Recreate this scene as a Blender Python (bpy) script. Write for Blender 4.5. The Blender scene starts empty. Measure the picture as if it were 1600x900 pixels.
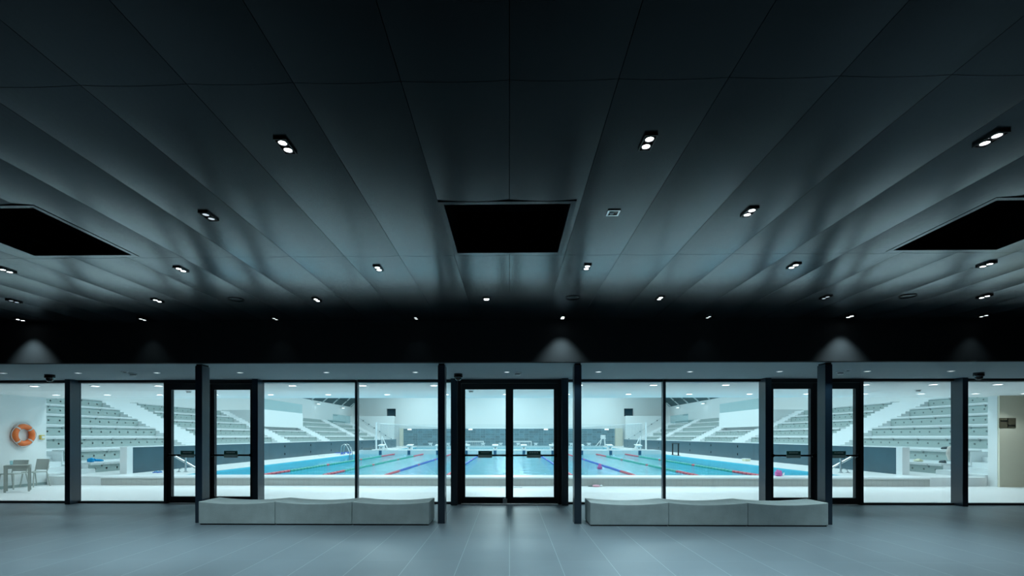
import bpy, bmesh, math, random
from mathutils import Vector, Matrix
random.seed(7)
PI = math.pi
scene = bpy.context.scene
COL = scene.collection

# ------------------------------------------------------------------ measurements
F, TH = 755.0, 0.0166          # focal length in pixels of a 1600 wide frame, small turn of the camera
EYE = 1.545
CEIL = EYE + 2.0               # lobby ceiling
SOF = 2.82                     # soffit over the glass wall
YF = 8.35                      # face of the dark bulkhead
YG = 10.98                     # glass wall
def PX(px, Y):                 # world x of a photo column at depth Y
    u = px - 796.0
    return u * Y / (F + u * TH)
def PZ(py, Y, px=796):
    u = px - 796.0
    zc = Y * F / (F + u * TH)
    return EYE + (681.0 - py) * zc / F

# ------------------------------------------------------------------ materials
MATS = {}
def nd(nt, t, **kw):
    n = nt.nodes.new(t)
    for k, v in kw.items():
        setattr(n, k, v)
    return n
def pmat(name, color, rough=0.5, metal=0.0, spec=0.5, var=0.06, scale=6.0, bump=0.0, bscale=40.0, coat=0.0, emis=None, estr=0.0):
    m = bpy.data.materials.new(name); m.use_nodes = True
    nt = m.node_tree; b = nt.nodes['Principled BSDF']
    tc = nd(nt, 'ShaderNodeTexCoord')
    no = nd(nt, 'ShaderNodeTexNoise'); no.inputs['Scale'].default_value = scale; no.inputs['Detail'].default_value = 5
    nt.links.new(tc.outputs['Object'], no.inputs['Vector'])
    mx = nd(nt, 'ShaderNodeMix', data_type='RGBA')
    lo = [max(0, c * (1 - var)) for c in color]; hi = [min(1, c * (1 + var)) for c in color]
    mx.inputs[6].default_value = (*lo, 1); mx.inputs[7].default_value = (*hi, 1)
    nt.links.new(no.outputs['Fac'], mx.inputs[0])
    nt.links.new(mx.outputs[2], b.inputs['Base Color'])
    b.inputs['Roughness'].default_value = rough; b.inputs['Metallic'].default_value = metal
    b.inputs['Specular IOR Level'].default_value = spec
    b.inputs['Coat Weight'].default_value = coat
    if bump:
        n2 = nd(nt, 'ShaderNodeTexNoise'); n2.inputs['Scale'].default_value = bscale; n2.inputs['Detail'].default_value = 3
        nt.links.new(tc.outputs['Object'], n2.inputs['Vector'])
        bp = nd(nt, 'ShaderNodeBump'); bp.inputs['Strength'].default_value = bump; bp.inputs['Distance'].default_value = 0.02
        nt.links.new(n2.outputs['Fac'], bp.inputs['Height']); nt.links.new(bp.outputs['Normal'], b.inputs['Normal'])
    if emis:
        b.inputs['Emission Color'].default_value = (*emis, 1); b.inputs['Emission Strength'].default_value = estr
    MATS[name] = m
    return m
def grid_mat(name, color, grout, sx, sy, gw, axes=('X', 'Y'), rough=0.5, var=0.05, spec=0.5, tilevar=0.0, offs=(0, 0), gx=1.0, gy=1.0):
    """tiles: straight joints every sx, sy metres in object space"""
    m = pmat(name, color, rough, var=var, spec=spec, scale=1.5)
    nt = m.node_tree; b = nt.nodes['Principled BSDF']
    tc = nd(nt, 'ShaderNodeTexCoord'); sp = nd(nt, 'ShaderNodeSeparateXYZ'); nt.links.new(tc.outputs['Object'], sp.inputs[0])
    masks = []; cells = []
    for ax, s, o, g in ((axes[0], sx, offs[0], gx), (axes[1], sy, offs[1], gy)):
        a = nd(nt, 'ShaderNodeMath', operation='ADD'); a.inputs[1].default_value = o + s * 1000
        nt.links.new(sp.outputs[ax], a.inputs[0])
        d = nd(nt, 'ShaderNodeMath', operation='DIVIDE'); d.inputs[1].default_value = s; nt.links.new(a.outputs[0], d.inputs[0])
        fl = nd(nt, 'ShaderNodeMath', operation='FLOOR'); nt.links.new(d.outputs[0], fl.inputs[0]); cells.append(fl)
        fr = nd(nt, 'ShaderNodeMath', operation='FRACT'); nt.links.new(d.outputs[0], fr.inputs[0])
        lt = nd(nt, 'ShaderNodeMath', operation='LESS_THAN'); lt.inputs[1].default_value = gw / s; nt.links.new(fr.outputs[0], lt.inputs[0])
        k = nd(nt, 'ShaderNodeMath', operation='MULTIPLY'); k.inputs[1].default_value = g; nt.links.new(lt.outputs[0], k.inputs[0])
        masks.append(k)
    mxm = nd(nt, 'ShaderNodeMath', operation='MAXIMUM'); nt.links.new(masks[0].outputs[0], mxm.inputs[0]); nt.links.new(masks[1].outputs[0], mxm.inputs[1])
    src = [l.from_socket for l in nt.links if l.to_socket == b.inputs['Base Color']][0]
    if tilevar:
        cb = nd(nt, 'ShaderNodeCombineXYZ'); nt.links.new(cells[0].outputs[0], cb.inputs[0]); nt.links.new(cells[1].outputs[0], cb.inputs[1])
        wn = nd(nt, 'ShaderNodeTexWhiteNoise'); nt.links.new(cb.outputs[0], wn.inputs['Vector'])
        mr = nd(nt, 'ShaderNodeMapRange'); mr.inputs['To Min'].default_value = 1 - tilevar; mr.inputs['To Max'].default_value = 1 + tilevar
        nt.links.new(wn.outputs['Value'], mr.inputs['Value'])
        vm = nd(nt, 'ShaderNodeVectorMath', operation='SCALE'); nt.links.new(src, vm.inputs[0]); nt.links.new(mr.outputs[0], vm.inputs['Scale'])
        src = vm.outputs[0]
    mx = nd(nt, 'ShaderNodeMix', data_type='RGBA'); nt.links.new(mxm.outputs[0], mx.inputs[0])
    nt.links.new(src, mx.inputs[6]); mx.inputs[7].default_value = (*grout, 1)
    nt.links.new(mx.outputs[2], b.inputs['Base Color'])
    return m
def glass_mat(name, tint, refl_rough=0.0, ior=1.45, graze=1.0):
    m = bpy.data.materials.new(name); m.use_nodes = True; nt = m.node_tree
    nt.nodes.remove(nt.nodes['Principled BSDF'])
    out = [n for n in nt.nodes if n.type == 'OUTPUT_MATERIAL'][0]
    t = nd(nt, 'ShaderNodeBsdfTransparent'); t.inputs[0].default_value = (*tint, 1)
    g = nd(nt, 'ShaderNodeBsdfGlossy'); g.inputs['Roughness'].default_value = refl_rough; g.inputs[0].default_value = (.9, .95, .97, 1)
    f0 = ((ior - 1) / (ior + 1)) ** 2      # Schlick reflectance, the same from both faces of the sheet
    lw = nd(nt, 'ShaderNodeLayerWeight'); pw = nd(nt, 'ShaderNodeMath', operation='POWER'); pw.inputs[1].default_value = 5
    nt.links.new(lw.outputs['Facing'], pw.inputs[0])
    fr = nd(nt, 'ShaderNodeMath', operation='MULTIPLY_ADD'); fr.inputs[1].default_value = graze - f0; fr.inputs[2].default_value = f0
    nt.links.new(pw.outputs[0], fr.inputs[0])
    mx = nd(nt, 'ShaderNodeMixShader'); nt.links.new(fr.outputs[0], mx.inputs[0]); nt.links.new(t.outputs[0], mx.inputs[1]); nt.links.new(g.outputs[0], mx.inputs[2])
    nt.links.new(mx.outputs[0], out.inputs[0]); MATS[name] = m
    return m
def water_mat():
    m = glass_mat('pool_water', (.74, .96, 1.0), 0.03, 1.33, .68)
    nt = m.node_tree
    tc = nd(nt, 'ShaderNodeTexCoord'); mp = nd(nt, 'ShaderNodeMapping'); mp.inputs['Scale'].default_value = (1.0, 2.2, 1)
    nt.links.new(tc.outputs['Object'], mp.inputs[0])
    n1 = nd(nt, 'ShaderNodeTexNoise'); n1.inputs['Scale'].default_value = 1.3; n1.inputs['Detail'].default_value = 3; n1.inputs['Distortion'].default_value = .6
    nt.links.new(mp.outputs[0], n1.inputs['Vector'])
    bp = nd(nt, 'ShaderNodeBump'); bp.inputs['Strength'].default_value = WATER_BUMP; bp.inputs['Distance'].default_value = .1
    nt.links.new(n1.outputs['Fac'], bp.inputs['Height'])
    for n in nt.nodes:
        if n.type in ('BSDF_GLOSSY', 'LAYER_WEIGHT'):
            nt.links.new(bp.outputs[0], n.inputs['Normal'])
    return m
WATER_BUMP = 1.0
def emat(name, color, s):
    m = bpy.data.materials.new(name); m.use_nodes = True; nt = m.node_tree
    b = nt.nodes['Principled BSDF']; b.inputs['Base Color'].default_value = (*[c * .5 for c in color], 1)
    b.inputs['Emission Color'].default_value = (*color, 1); b.inputs['Emission Strength'].default_value = s
    MATS[name] = m; return m

M = MATS
grid_mat('floor_tile', (.125, .165, .192), (.26, .325, .36), .612, 1.224, .007, ('X', 'Y'), rough=.42, var=.10, tilevar=.05, offs=(.0035, .15), gy=.35)
def ceiling_mat():
    # near black lacquered metal: hardly reflects when seen from below, strongly at a glancing angle
    m = bpy.data.materials.new('ceiling_panel'); m.use_nodes = True; nt = m.node_tree
    b = nt.nodes['Principled BSDF']; out = [n for n in nt.nodes if n.type == 'OUTPUT_MATERIAL'][0]
    b.inputs['Base Color'].default_value = (.002, .004, .005, 1); b.inputs['Specular IOR Level'].default_value = 0; b.inputs['Roughness'].default_value = .8
    g = nd(nt, 'ShaderNodeBsdfGlossy'); g.inputs['Color'].default_value = (.86, .95, 1.0, 1)
    tc = nd(nt, 'ShaderNodeTexCoord'); no = nd(nt, 'ShaderNodeTexNoise'); no.inputs['Scale'].default_value = 1.6; no.inputs['Detail'].default_value = 4
    nt.links.new(tc.outputs['Object'], no.inputs['Vector'])
    mr = nd(nt, 'ShaderNodeMapRange'); mr.inputs['To Min'].default_value = .20; mr.inputs['To Max'].default_value = .26
    nt.links.new(no.outputs['Fac'], mr.inputs['Value']); nt.links.new(mr.outputs[0], g.inputs['Roughness'])
    lw = nd(nt, 'ShaderNodeLayerWeight'); pw = nd(nt, 'ShaderNodeMath', operation='POWER'); pw.inputs[1].default_value = 5
    nt.links.new(lw.outputs['Facing'], pw.inputs[0])
    fr = nd(nt, 'ShaderNodeMath', operation='MULTIPLY_ADD', use_clamp=True); fr.inputs[1].default_value = 1.9; fr.inputs[2].default_value = .004
    nt.links.new(pw.outputs[0], fr.inputs[0])
    mx = nd(nt, 'ShaderNodeMixShader'); nt.links.new(fr.outputs[0], mx.inputs[0]); nt.links.new(b.outputs[0], mx.inputs[1]); nt.links.new(g.outputs[0], mx.inputs[2])
    nt.links.new(mx.outputs[0], out.inputs[0]); MATS['ceiling_panel'] = m
ceiling_mat()
pmat('void_black', (.002, .002, .003), .95, spec=.02, var=.0)
pmat('bulkhead_black', (.015, .018, .020), .8, spec=.08, var=.1)
pmat('lobby_soffit', (.30, .36, .39), .8, spec=.2, var=.03)
pmat('hall_soffit', (.90, .91, .91), .85, spec=.2, var=.02)
pmat('frame_black', (.012, .015, .019), .42, spec=.4, var=.1, scale=20)
pmat('column_paint', (.009, .024, .042), .30, spec=.7, var=.1, scale=20)
pmat('bench_concrete', (.41, .49, .495), .75, spec=.25, var=.22, scale=5, bump=.12, bscale=60)
pmat('white_paint', (.78, .81, .81), .6, spec=.3, var=.02)
pmat('stand_white', (.76, .80, .81), .6, spec=.3, var=.02)
pmat('stand_panel', (.35, .43, .42), .6, spec=.3, var=.04)
pmat('hole_dark', (.16, .20, .20), .8, spec=.1)
pmat('bracket_grey', (.22, .27, .27), .6)
grid_mat('deck_tile', (.79, .81, .81), (.66, .69, .69), .3, .3, .006, ('X', 'Y'), rough=.45, var=.04)
grid_mat('upstand_tile', (.48, .50, .48), (.38, .40, .39), .16, .16, .008, ('X', 'Z'), rough=.4, var=.05)
pmat('rim_white', (.86, .89, .90), .35, var=.02)
pmat('beige_wall', (.72, .68, .55), .8, spec=.2, var=.04)
grid_mat('navy_panel', (.042, .095, .125), (.02, .04, .05), 2.4, 5.0, .02, ('Y', 'Z'), rough=.35, var=.25, spec=.5, offs=(0, 2))
grid_mat('navy_tile', (.07, .15, .19), (.16, .27, .31), .62, .31, .03, ('X', 'Z'), rough=.3, var=.3, tilevar=.35)
grid_mat('bulkhead_tile', (.66, .71, .72), (.55, .6, .62), .5, .25, .012, ('X', 'Z'), rough=.4, var=.04)
grid_mat('pool_tile', (.20, .69, .82), (.17, .60, .73), .5, .5, .02, ('X', 'Y'), rough=.4, var=.08)
pmat('lane_mark', (.02, .08, .14), .5)
water_mat()
glass_mat('window_glass', (.90, .945, .95), 0.0, 1.45)
glass_mat('balustrade_glass', (.80, .90, .91), 0.0, 1.45)
pmat('roof_dark', (.05, .10, .11), .7, var=.2)
pmat('roof_light', (.55, .62, .63), .7)
pmat('steel', (.62, .66, .68), .22, metal=1.0, var=.05)
pmat('white_steel', (.80, .84, .85), .4, var=.02)
pmat('red_float', (.72, .06, .09), .45); pmat('blue_float', (.01, .09, .48), .45); pmat('green_float', (.0, .36, .27), .45)
pmat('orange_vinyl', (.80, .17, .035), .5, var=.1); pmat('strap_grey', (.55, .58, .58), .7)
pmat('table_grey', (.33, .36, .33), .6); pmat('chair_grey', (.42, .45, .42), .6)
pmat('yellow_plastic', (.65, .50, .12), .5); pmat('towel_blue', (.0, .30, .62), .8, bump=.4, bscale=30)
pmat('pink_plastic', (.70, .16, .46), .5); pmat('pale_pink', (.80, .42, .50), .6)
pmat('pale_yellow', (.75, .74, .55), .8); pmat('towel_pale', (.66, .60, .56), .9, bump=.4, bscale=30)
pmat('shoe_dark', (.03, .05, .06), .6)
pmat('sign_green', (.03, .15, .115), .5); pmat('sign_grey', (.62, .70, .62), .5); pmat('sign_text', (.85, .93, .88), .6); pmat('bolt_metal', (.80, .82, .83), .4)
pmat('plaque_brown', (.085, .075, .045), .8, var=.2); pmat('plaque_black', (.01, .012, .008), .5); pmat('plaque_pale', (.24, .22, .14), .5)
pmat('dome_black', (.006, .007, .009), .15, spec=.6); pmat('detector_white', (.70, .74, .75), .5)
pmat('net_cord', (.34, .46, .50), .8)
pmat('marker_navy', (.02, .10, .18), .4)
pmat('window_dark', (.01, .04, .06), .1, spec=.8)
emat('lamp_lens', (.93, .98, 1.0), 14.0)
emat('lamp_lens_mid', (.93, .98, 1.0), 4.0); emat('lamp_lens_low', (.93, .98, 1.0), 1.7)
emat('lamp_lens_dim', (.8, .9, 1.0), .8)
emat('hall_lens', (.95, 1.0, 1.0), 9.0)
emat('small_lens', (.85, .96, 1.0), 2.2)
emat('exit_lens', (.9, 1.0, 1.0), 3.0)

# ------------------------------------------------------------------ mesh builder
class MB:
    def __init__(self): self.v = []; self.f = []; self.mi = []
    def add(self, verts, faces, mi=0):
        o = len(self.v); self.v += [tuple(p) for p in verts]
        for f in faces: self.f.append(tuple(o + i for i in f)); self.mi.append(mi)
        return self
    def box(self, x0, x1, y0, y1, z0, z1, mi=0):
        v = [(x0, y0, z0), (x1, y0, z0), (x1, y1, z0), (x0, y1, z0), (x0, y0, z1), (x1, y0, z1), (x1, y1, z1), (x0, y1, z1)]
        return self.add(v, [(0, 3, 2, 1), (4, 5, 6, 7), (0, 1, 5, 4), (1, 2, 6, 5), (2, 3, 7, 6), (3, 0, 4, 7)], mi)
    def bar(self, a, b, w, h, mi=0, up=(0, 0, 1)):
        a = Vector(a); b = Vector(b); d = (b - a).normalized(); u = Vector(up)
        if abs(d.dot(u)) > .99: u = Vector((0, 1, 0))
        s = d.cross(u).normalized(); t = s.cross(d).normalized()
        v = [p + s * (sx * w / 2) + t * (sz * h / 2) for p in (a, b) for sx, sz in ((-1, -1), (1, -1), (1, 1), (-1, 1))]
        return self.add(v, [(3, 2, 1, 0), (4, 5, 6, 7), (0, 1, 5, 4), (1, 2, 6, 5), (2, 3, 7, 6), (3, 0, 4, 7)], mi)
    def tube(self, pts, r, n=8, mi=0, closed=False):
        pts = [Vector(p) for p in pts]; k = len(pts); rings = []; prev = None
        for i, p in enumerate(pts):
            if closed: d = (pts[(i + 1) % k] - pts[i - 1])
            else: d = pts[min(i + 1, k - 1)] - pts[max(i - 1, 0)]
            d.normalize()
            if prev is None:
                u = Vector((0, 0, 1)) if abs(d.z) < .95 else Vector((1, 0, 0))
                s = d.cross(u).normalized()
            else:
                s = (prev - d * prev.dot(d)).normalized()
            prev = s; t = d.cross(s)
            rr = r[i] if isinstance(r, (list, tuple)) else r
            rings.append([p + (s * math.cos(2 * PI * j / n) + t * math.sin(2 * PI * j / n)) * rr for j in range(n)])
        v = [q for ring in rings for q in ring]; f = []
        m = k if closed else k - 1
        for i in range(m):
            a = i * n; b = ((i + 1) % k) * n
            for j in range(n): f.append((a + j, a + (j + 1) % n, b + (j + 1) % n, b + j))
        if not closed: f += [tuple(range(n))[::-1], tuple((k - 1) * n + j for j in range(n))]
        return self.add(v, f, mi)
    def lathe(self, prof, c=(0, 0, 0), n=24, mi=0, axis='Z'):
        v = []; f = []; k = len(prof)
        for (r, z) in prof:
            for j in range(n):
                a = 2 * PI * j / n; x, y = r * math.cos(a), r * math.sin(a)
                v.append((c[0] + x, c[1] + y, c[2] + z) if axis == 'Z' else ((c[0] + z, c[1] + x, c[2] + y) if axis == 'X' else (c[0] + x, c[1] + z, c[2] + y)))
        for i in range(k - 1):
            for j in range(n): f.append((i * n + j, i * n + (j + 1) % n, (i + 1) * n + (j + 1) % n, (i + 1) * n + j))
        f += [tuple(range(n))[::-1], tuple((k - 1) * n + j for j in range(n))]
        return self.add(v, f, mi)
    def prism(self, poly, a0, a1, axis='Y', mi=0):
        """polygon extruded along an axis; polygon coords are the other two axes in order"""
        n = len(poly)
        def P(p, a): return (p[0], a, p[1]) if axis == 'Y' else ((a, p[0], p[1]) if axis == 'X' else (p[0], p[1], a))
        v = [P(p, a0) for p in poly] + [P(p, a1) for p in poly]
        f = [tuple(range(n)), tuple(range(2 * n - 1, n - 1, -1))] + [(i, n + i, n + (i + 1) % n, (i + 1) % n) for i in range(n)]
        return self.add(v, f, mi)
    def build(self, name, mats, parent=None, smooth=False, bevel=0.0):
        me = bpy.data.meshes.new(name); me.from_pydata(self.v, [], self.f)
        if not isinstance(mats, (list, tuple)): mats = [mats]
        for m in mats: me.materials.append(M[m] if isinstance(m, str) else m)
        me.polygons.foreach_set('material_index', self.mi)
        bm = bmesh.new(); bm.from_mesh(me); bmesh.ops.recalc_face_normals(bm, faces=bm.faces[:]); bm.to_mesh(me); bm.free()
        if smooth:
            me.polygons.foreach_set('use_smooth', [True] * len(me.polygons))
            try: me.set_sharp_from_angle(angle=math.radians(40))
            except Exception: pass
        me.update()
        o = bpy.data.objects.new(name, me); COL.objects.link(o)
        if parent is not None: o.parent = parent
        if bevel:
            b = o.modifiers.new('edge', 'BEVEL'); b.width = bevel; b.segments = 2; b.limit_method = 'ANGLE'
        return o
def box(x0, x1, y0, y1, z0, z1): return MB().box(x0, x1, y0, y1, z0, z1)
def tag(o, label=None, cat=None, group=None, kind=None):
    if label: o['label'] = label
    if cat: o['category'] = cat
    if group: o['group'] = group
    if kind: o['kind'] = kind
    return o
def empty(name, loc=(0, 0, 0), rz=0.0):
    o = bpy.data.objects.new(name, None); o.empty_display_size = .1; COL.objects.link(o)
    o.location = loc; o.rotation_euler = (0, 0, rz); return o
def thing(name, label, cat, loc=(0, 0, 0), rz=0.0, group=None): return tag(empty(name, loc, rz), label, cat, group)
def struct(name, mb, mat, label, cat, **kw): return tag(mb.build(name, mat, **kw), label, cat, kind='structure')
def copy_tree(o, parent=None):
    c = o.copy(); COL.objects.link(c)
    if parent is not None: c.parent = parent
    for ch in list(o.children): copy_tree(ch, c)
    return c
def spot(name, loc, power, half_deg, blend, parent=None, rot=(0, 0, 0), radius=.04, color=(.74, .95, 1.0)):
    l = bpy.data.lights.new(name, 'SPOT'); l.energy = power; l.spot_size = 2 * math.radians(half_deg); l.spot_blend = blend
    l.shadow_soft_size = radius; l.color = color
    o = bpy.data.objects.new(name, l); COL.objects.link(o); o.location = loc; o.rotation_euler = rot
    if parent is not None: o.parent = parent
    return o
def area(name, loc, sx, sy, power, color=(.74, .955, 1.0), rot=(0, 0, 0)):
    l = bpy.data.lights.new(name, 'AREA'); l.shape = 'RECTANGLE'; l.size = sx; l.size_y = sy; l.energy = power; l.color = color
    o = bpy.data.objects.new(name, l); COL.objects.link(o); o.location = loc; o.rotation_euler = rot
    return o
ORD = ['first', 'second', 'third', 'fourth', 'fifth', 'sixth', 'seventh', 'eighth', 'ninth', 'tenth', 'eleventh', 'twelfth', 'thirteenth', 'fourteenth', 'fifteenth', 'sixteenth', 'seventeenth', 'eighteenth']

# ------------------------------------------------------------------ light levels
P_ROOF, P_DECK, P_LOBBY, P_FASCIA = 550.0, 56.0, 150.0, 26.0

# ------------------------------------------------------------------ lobby shell
XW = 17.0
struct('floor', box(-XW, XW, -3.0, YG, -.2, 0), 'floor_tile', 'grey large-format tiled lobby floor in front of the glass wall', 'floor')
struct('wall_back', box(-XW, XW, -3.2, -3.0, -.2, 4.1), 'bulkhead_black', 'dark wall closing the lobby on the side away from the pool', 'wall')
struct('wall_left', box(-XW - .2, -XW, -3.2, YG, -.2, 4.1), 'bulkhead_black', 'dark side wall at the left end of the lobby', 'wall')
struct('wall_right', box(XW, XW + .2, -3.2, YG, -.2, 4.1), 'bulkhead_black', 'dark side wall at the right end of the lobby', 'wall')
struct('wall_front', box(-XW, XW, YF, YF + .12, SOF, 4.1), 'bulkhead_black', 'black bulkhead hanging above the glass wall', 'wall')
struct('trim_1', box(-XW, XW, YF + .12, YG + .05, SOF, SOF + .12), 'lobby_soffit', 'grey painted lobby soffit between the bulkhead and the glass', 'soffit')
# sagging strip panels with open joints, leaving three square openings
STRIP, SAG, GAP = .612, .009, .004
HATCH = [(-4.70, 1), (-.02, 2), (4.66, 3)]; HW, HY0, HY1 = .545, 4.15, 5.25
YJ = [-3.0, .10, 2.716, 5.345, 7.955, YF]
cb = MB()
for k in range(-28, 28):
    x0, x1 = k * STRIP + GAP / 2, (k + 1) * STRIP - GAP / 2
    xs = {x0 + (x1 - x0) * i / 12 for i in range(13)}
    for hx, _ in HATCH:
        for e in (hx - HW, hx + HW):
            if x0 < e < x1: xs.add(e)
    xs = sorted(xs)
    for ya, yb in zip(YJ[:-1], YJ[1:]):
        y0, y1 = ya + GAP / 2, yb - GAP / 2
        ys = [y0] + [y for y in (HY0, HY1) if y0 < y < y1] + [y1]
        zf = lambda x: CEIL - SAG * (1 - (2 * (x - x0) / (x1 - x0) - 1) ** 2)
        for xa, xb in zip(xs[:-1], xs[1:]):
            for yc, yd in zip(ys[:-1], ys[1:]):
                xm, ym = (xa + xb) / 2, (yc + yd) / 2
                if any(abs(xm - hx) < HW and HY0 < ym < HY1 for hx, _ in HATCH): continue
                cb.add([(xa, yc, zf(xa)), (xb, yc, zf(xb)), (xb, yd, zf(xb)), (xa, yd, zf(xa))], [(0, 3, 2, 1)])
            for yy, s in ((y0, 1), (y1, 0)):
                cb.add([(xa, yy, zf(xa)), (xb, yy, zf(xb)), (xb, yy, CEIL + .03), (xa, yy, CEIL + .03)], [(0, 1, 2, 3)])
        for xx in (x0, x1):
            cb.add([(xx, y0, CEIL), (xx, y1, CEIL), (xx, y1, CEIL + .03), (xx, y0, CEIL + .03)], [(0, 1, 2, 3)])
me_ceil = cb
ceil = struct('ceiling', cb, 'ceiling_panel', 'dark satin metal strip panels of the lobby ceiling', 'ceiling')
for p in ceil.data.polygons: p.use_smooth = True
ceil.data.set_sharp_from_angle(angle=math.radians(30))
struct('trim_2', box(-XW, XW, -3.0, YF, CEIL + .5, CEIL + .6), 'void_black', 'black void above the lobby ceiling panels', 'ceiling void')
hl = ['square black ceiling opening, leftmost of the three, with a thin dark frame', 'square black ceiling opening straight ahead above the middle doors', 'square black ceiling opening, rightmost of the three, with a thin dark frame']
for (hx, _), lab in zip(HATCH, hl):
    t = thing('ceiling_opening', lab, 'ceiling opening', (hx, (HY0 + HY1) / 2, CEIL), group='square openings in the lobby ceiling')
    h = (HY1 - HY0) / 2; w = HW
    m = MB()
    for (a, b, c, d) in ((-w - .045, w + .045, -h - .045, -h), (-w - .045, w + .045, h, h + .045), (-w - .045, -w, -h, h), (w, w + .045, -h, h)):
        m.box(a, b, c, d, -.0115, .03)
    m.build('frame', 'ceiling_panel', t)
    m = MB()
    for (a, b, c, d) in ((-w - .02, w + .02, -h - .02, -h + .004), (-w - .02, w + .02, h - .004, h + .02), (-w - .02, -w + .004, -h, h), (w - .004, w + .02, -h, h)):
        m.box(a, b, c, d, .0, .45)
    m.box(-w - .02, w + .02, -h - .02, h + .02, .43, .45)
    m.build('shaft_lining', 'void_black', t)

# ------------------------------------------------------------------ lobby ceiling lamps
def make_twin(lens):
    t = empty('twin_downlight')
    m = MB(); W, L = .043, .088
    for (a, b, c, d) in ((-W, W, -L, -L + .008), (-W, W, L - .008, L), (-W, -W + .008, -L, L), (W - .008, W, -L, L)): m.box(a, b, c, d, -.022, .02)
    m.box(-W, W, -L, L, -.004, .02)
    m.build('housing', 'dome_black', t)
    for s in (-1, 1):
        m = MB(); m.lathe([(.032, -.006), (.034, -.020), (.027, -.020), (.027, -.008)], (0, s * .041, 0), 20); r = m.build('ring', 'dome_black', t, smooth=True)
        m = MB(); m.lathe([(.026, -.005), (.026, -.016), (.019, -.0185), (.001, -.019)], (0, s * .041, 0), 20); m.build('lens', lens, t, smooth=True)
    return t
def make_single():
    t = empty('square_downlight'); m = MB(); W = .052
    for (a, b, c, d) in ((-W, W, -W, -W + .008), (-W, W, W - .008, W), (-W, -W + .008, -W, W), (W - .008, W, -W, W)): m.box(a, b, c, d, -.022, .02)
    m.box(-W, W, -W, W, -.004, .02); m.build('housing', 'dome_black', t)
    m = MB(); m.lathe([(.034, -.005), (.034, -.016), (.001, -.019)], (0, .008, 0), 20); m.build('lens', 'lamp_lens', t, smooth=True)
    return t
protos = {'on': make_twin('lamp_lens'), 'mid': make_twin('lamp_lens_mid'), 'low': make_twin('lamp_lens_low'), 'dim': make_twin('lamp_lens_dim'), 'sq': make_single()}
first = {k: True for k in protos}
rows = [  # photo column, depth, kind, spot power factor
    ('row nearest the viewer', 3.28, [(446, 'on', 1), (1012, 'on', 1), (1548, 'on', .8)]),
    ('row level with the black openings', 4.32, [(326, 'dim', .3), (1171, 'on', 1)]),
    ('row just beyond the black openings', 5.70, [(10, 'on', 1), (283, 'on', 1), (591, 'on', 1), (917, 'on', 1), (1240, 'on', 1), (1541, 'on', 1)]),
    ('second row before the bulkhead', 7.00, [(22, 'dim', .2), (246, 'on', 1), (495, 'on', .6), (760, 'sq', .6), (1031, 'on', 1), (1290, 'dim', .3), (1538, 'on', 1)]),
    ('row close against the bulkhead', 8.12, [(32, 'on', .8), (223, 'mid', .35), (430, 'low', .10), (650, 'low', 0), (879, 'on', .7), (1107, 'low', 0), (1328, 'on', 1.0), (1537, 'mid', .25)]),
]
for rname, Y, lst in rows:
    for i, (px, kd, pw) in enumerate(lst):
        o = protos[kd] if first[kd] else copy_tree(protos[kd]); first[kd] = False
        o.location = (PX(px, Y), Y, CEIL - .004)
        kn = {'mid': 'recessed twin downlight', 'low': 'recessed twin downlight', 'on': 'bright recessed twin downlight', 'dim': 'faintly glinting recessed twin downlight', 'sq': 'small square recessed downlight'}[kd]
        tag(o, f'{kn}, {ORD[i]} from left in the {rname}', 'ceiling light', 'recessed downlights in the dark lobby ceiling')
        if pw > 0:
            if Y > 8: spot('spot_lamp', (0, 0, -.03), P_FASCIA * pw, 38, .9, o, rot=(math.radians(3), 0, 0), radius=.03)
            else: spot('spot_lamp', (0, 0, -.03), P_LOBBY * pw, 42, .8, o)
# square sensor frame and round speakers
t = thing('ceiling_sensor', 'small square ceiling sensor with pale rim, right of the middle black opening', 'ceiling sensor', (PX(958, 4.32), 4.32, CEIL - .006))
m = MB()
for (a, b, c, d) in ((-.055, .055, -.055, -.04), (-.055, .055, .04, .055), (-.055, -.04, -.04, .04), (.04, .055, -.04, .04)): m.box(a, b, c, d, -.012, .01)
m.build('rim', 'steel', t); box(-.04, .04, -.04, .04, -.004, .01).build('faceplate', 'dome_black', t)
m = MB(); m.lathe([(.018, -.002), (.018, -.012), (.001, -.014)], (-.01, .01, 0), 14); m.build('eye', 'detector_white', t)
for px, lab in ((369, 'round flush ceiling speaker in the left part of the dark ceiling'), (895, 'round flush ceiling speaker in the middle of the dark ceiling'), (1418, 'round flush ceiling speaker in the right part of the dark ceiling')):
    t = thing('ceiling_speaker', lab, 'speaker', (PX(px, 6.98), 6.98, CEIL - .006), group='round speakers in the lobby ceiling')
    m = MB(); m.lathe([(.105, .012), (.105, -.012), (.092, -.014), (.092, .0)], (0, 0, 0), 32); m.build('rim', 'dome_black', t, smooth=True)
    m = MB(); m.lathe([(.091, .012), (.091, -.004), (.001, -.006)], (0, 0, 0), 32); m.build('grille', 'ceiling_panel', t, smooth=True)

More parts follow.
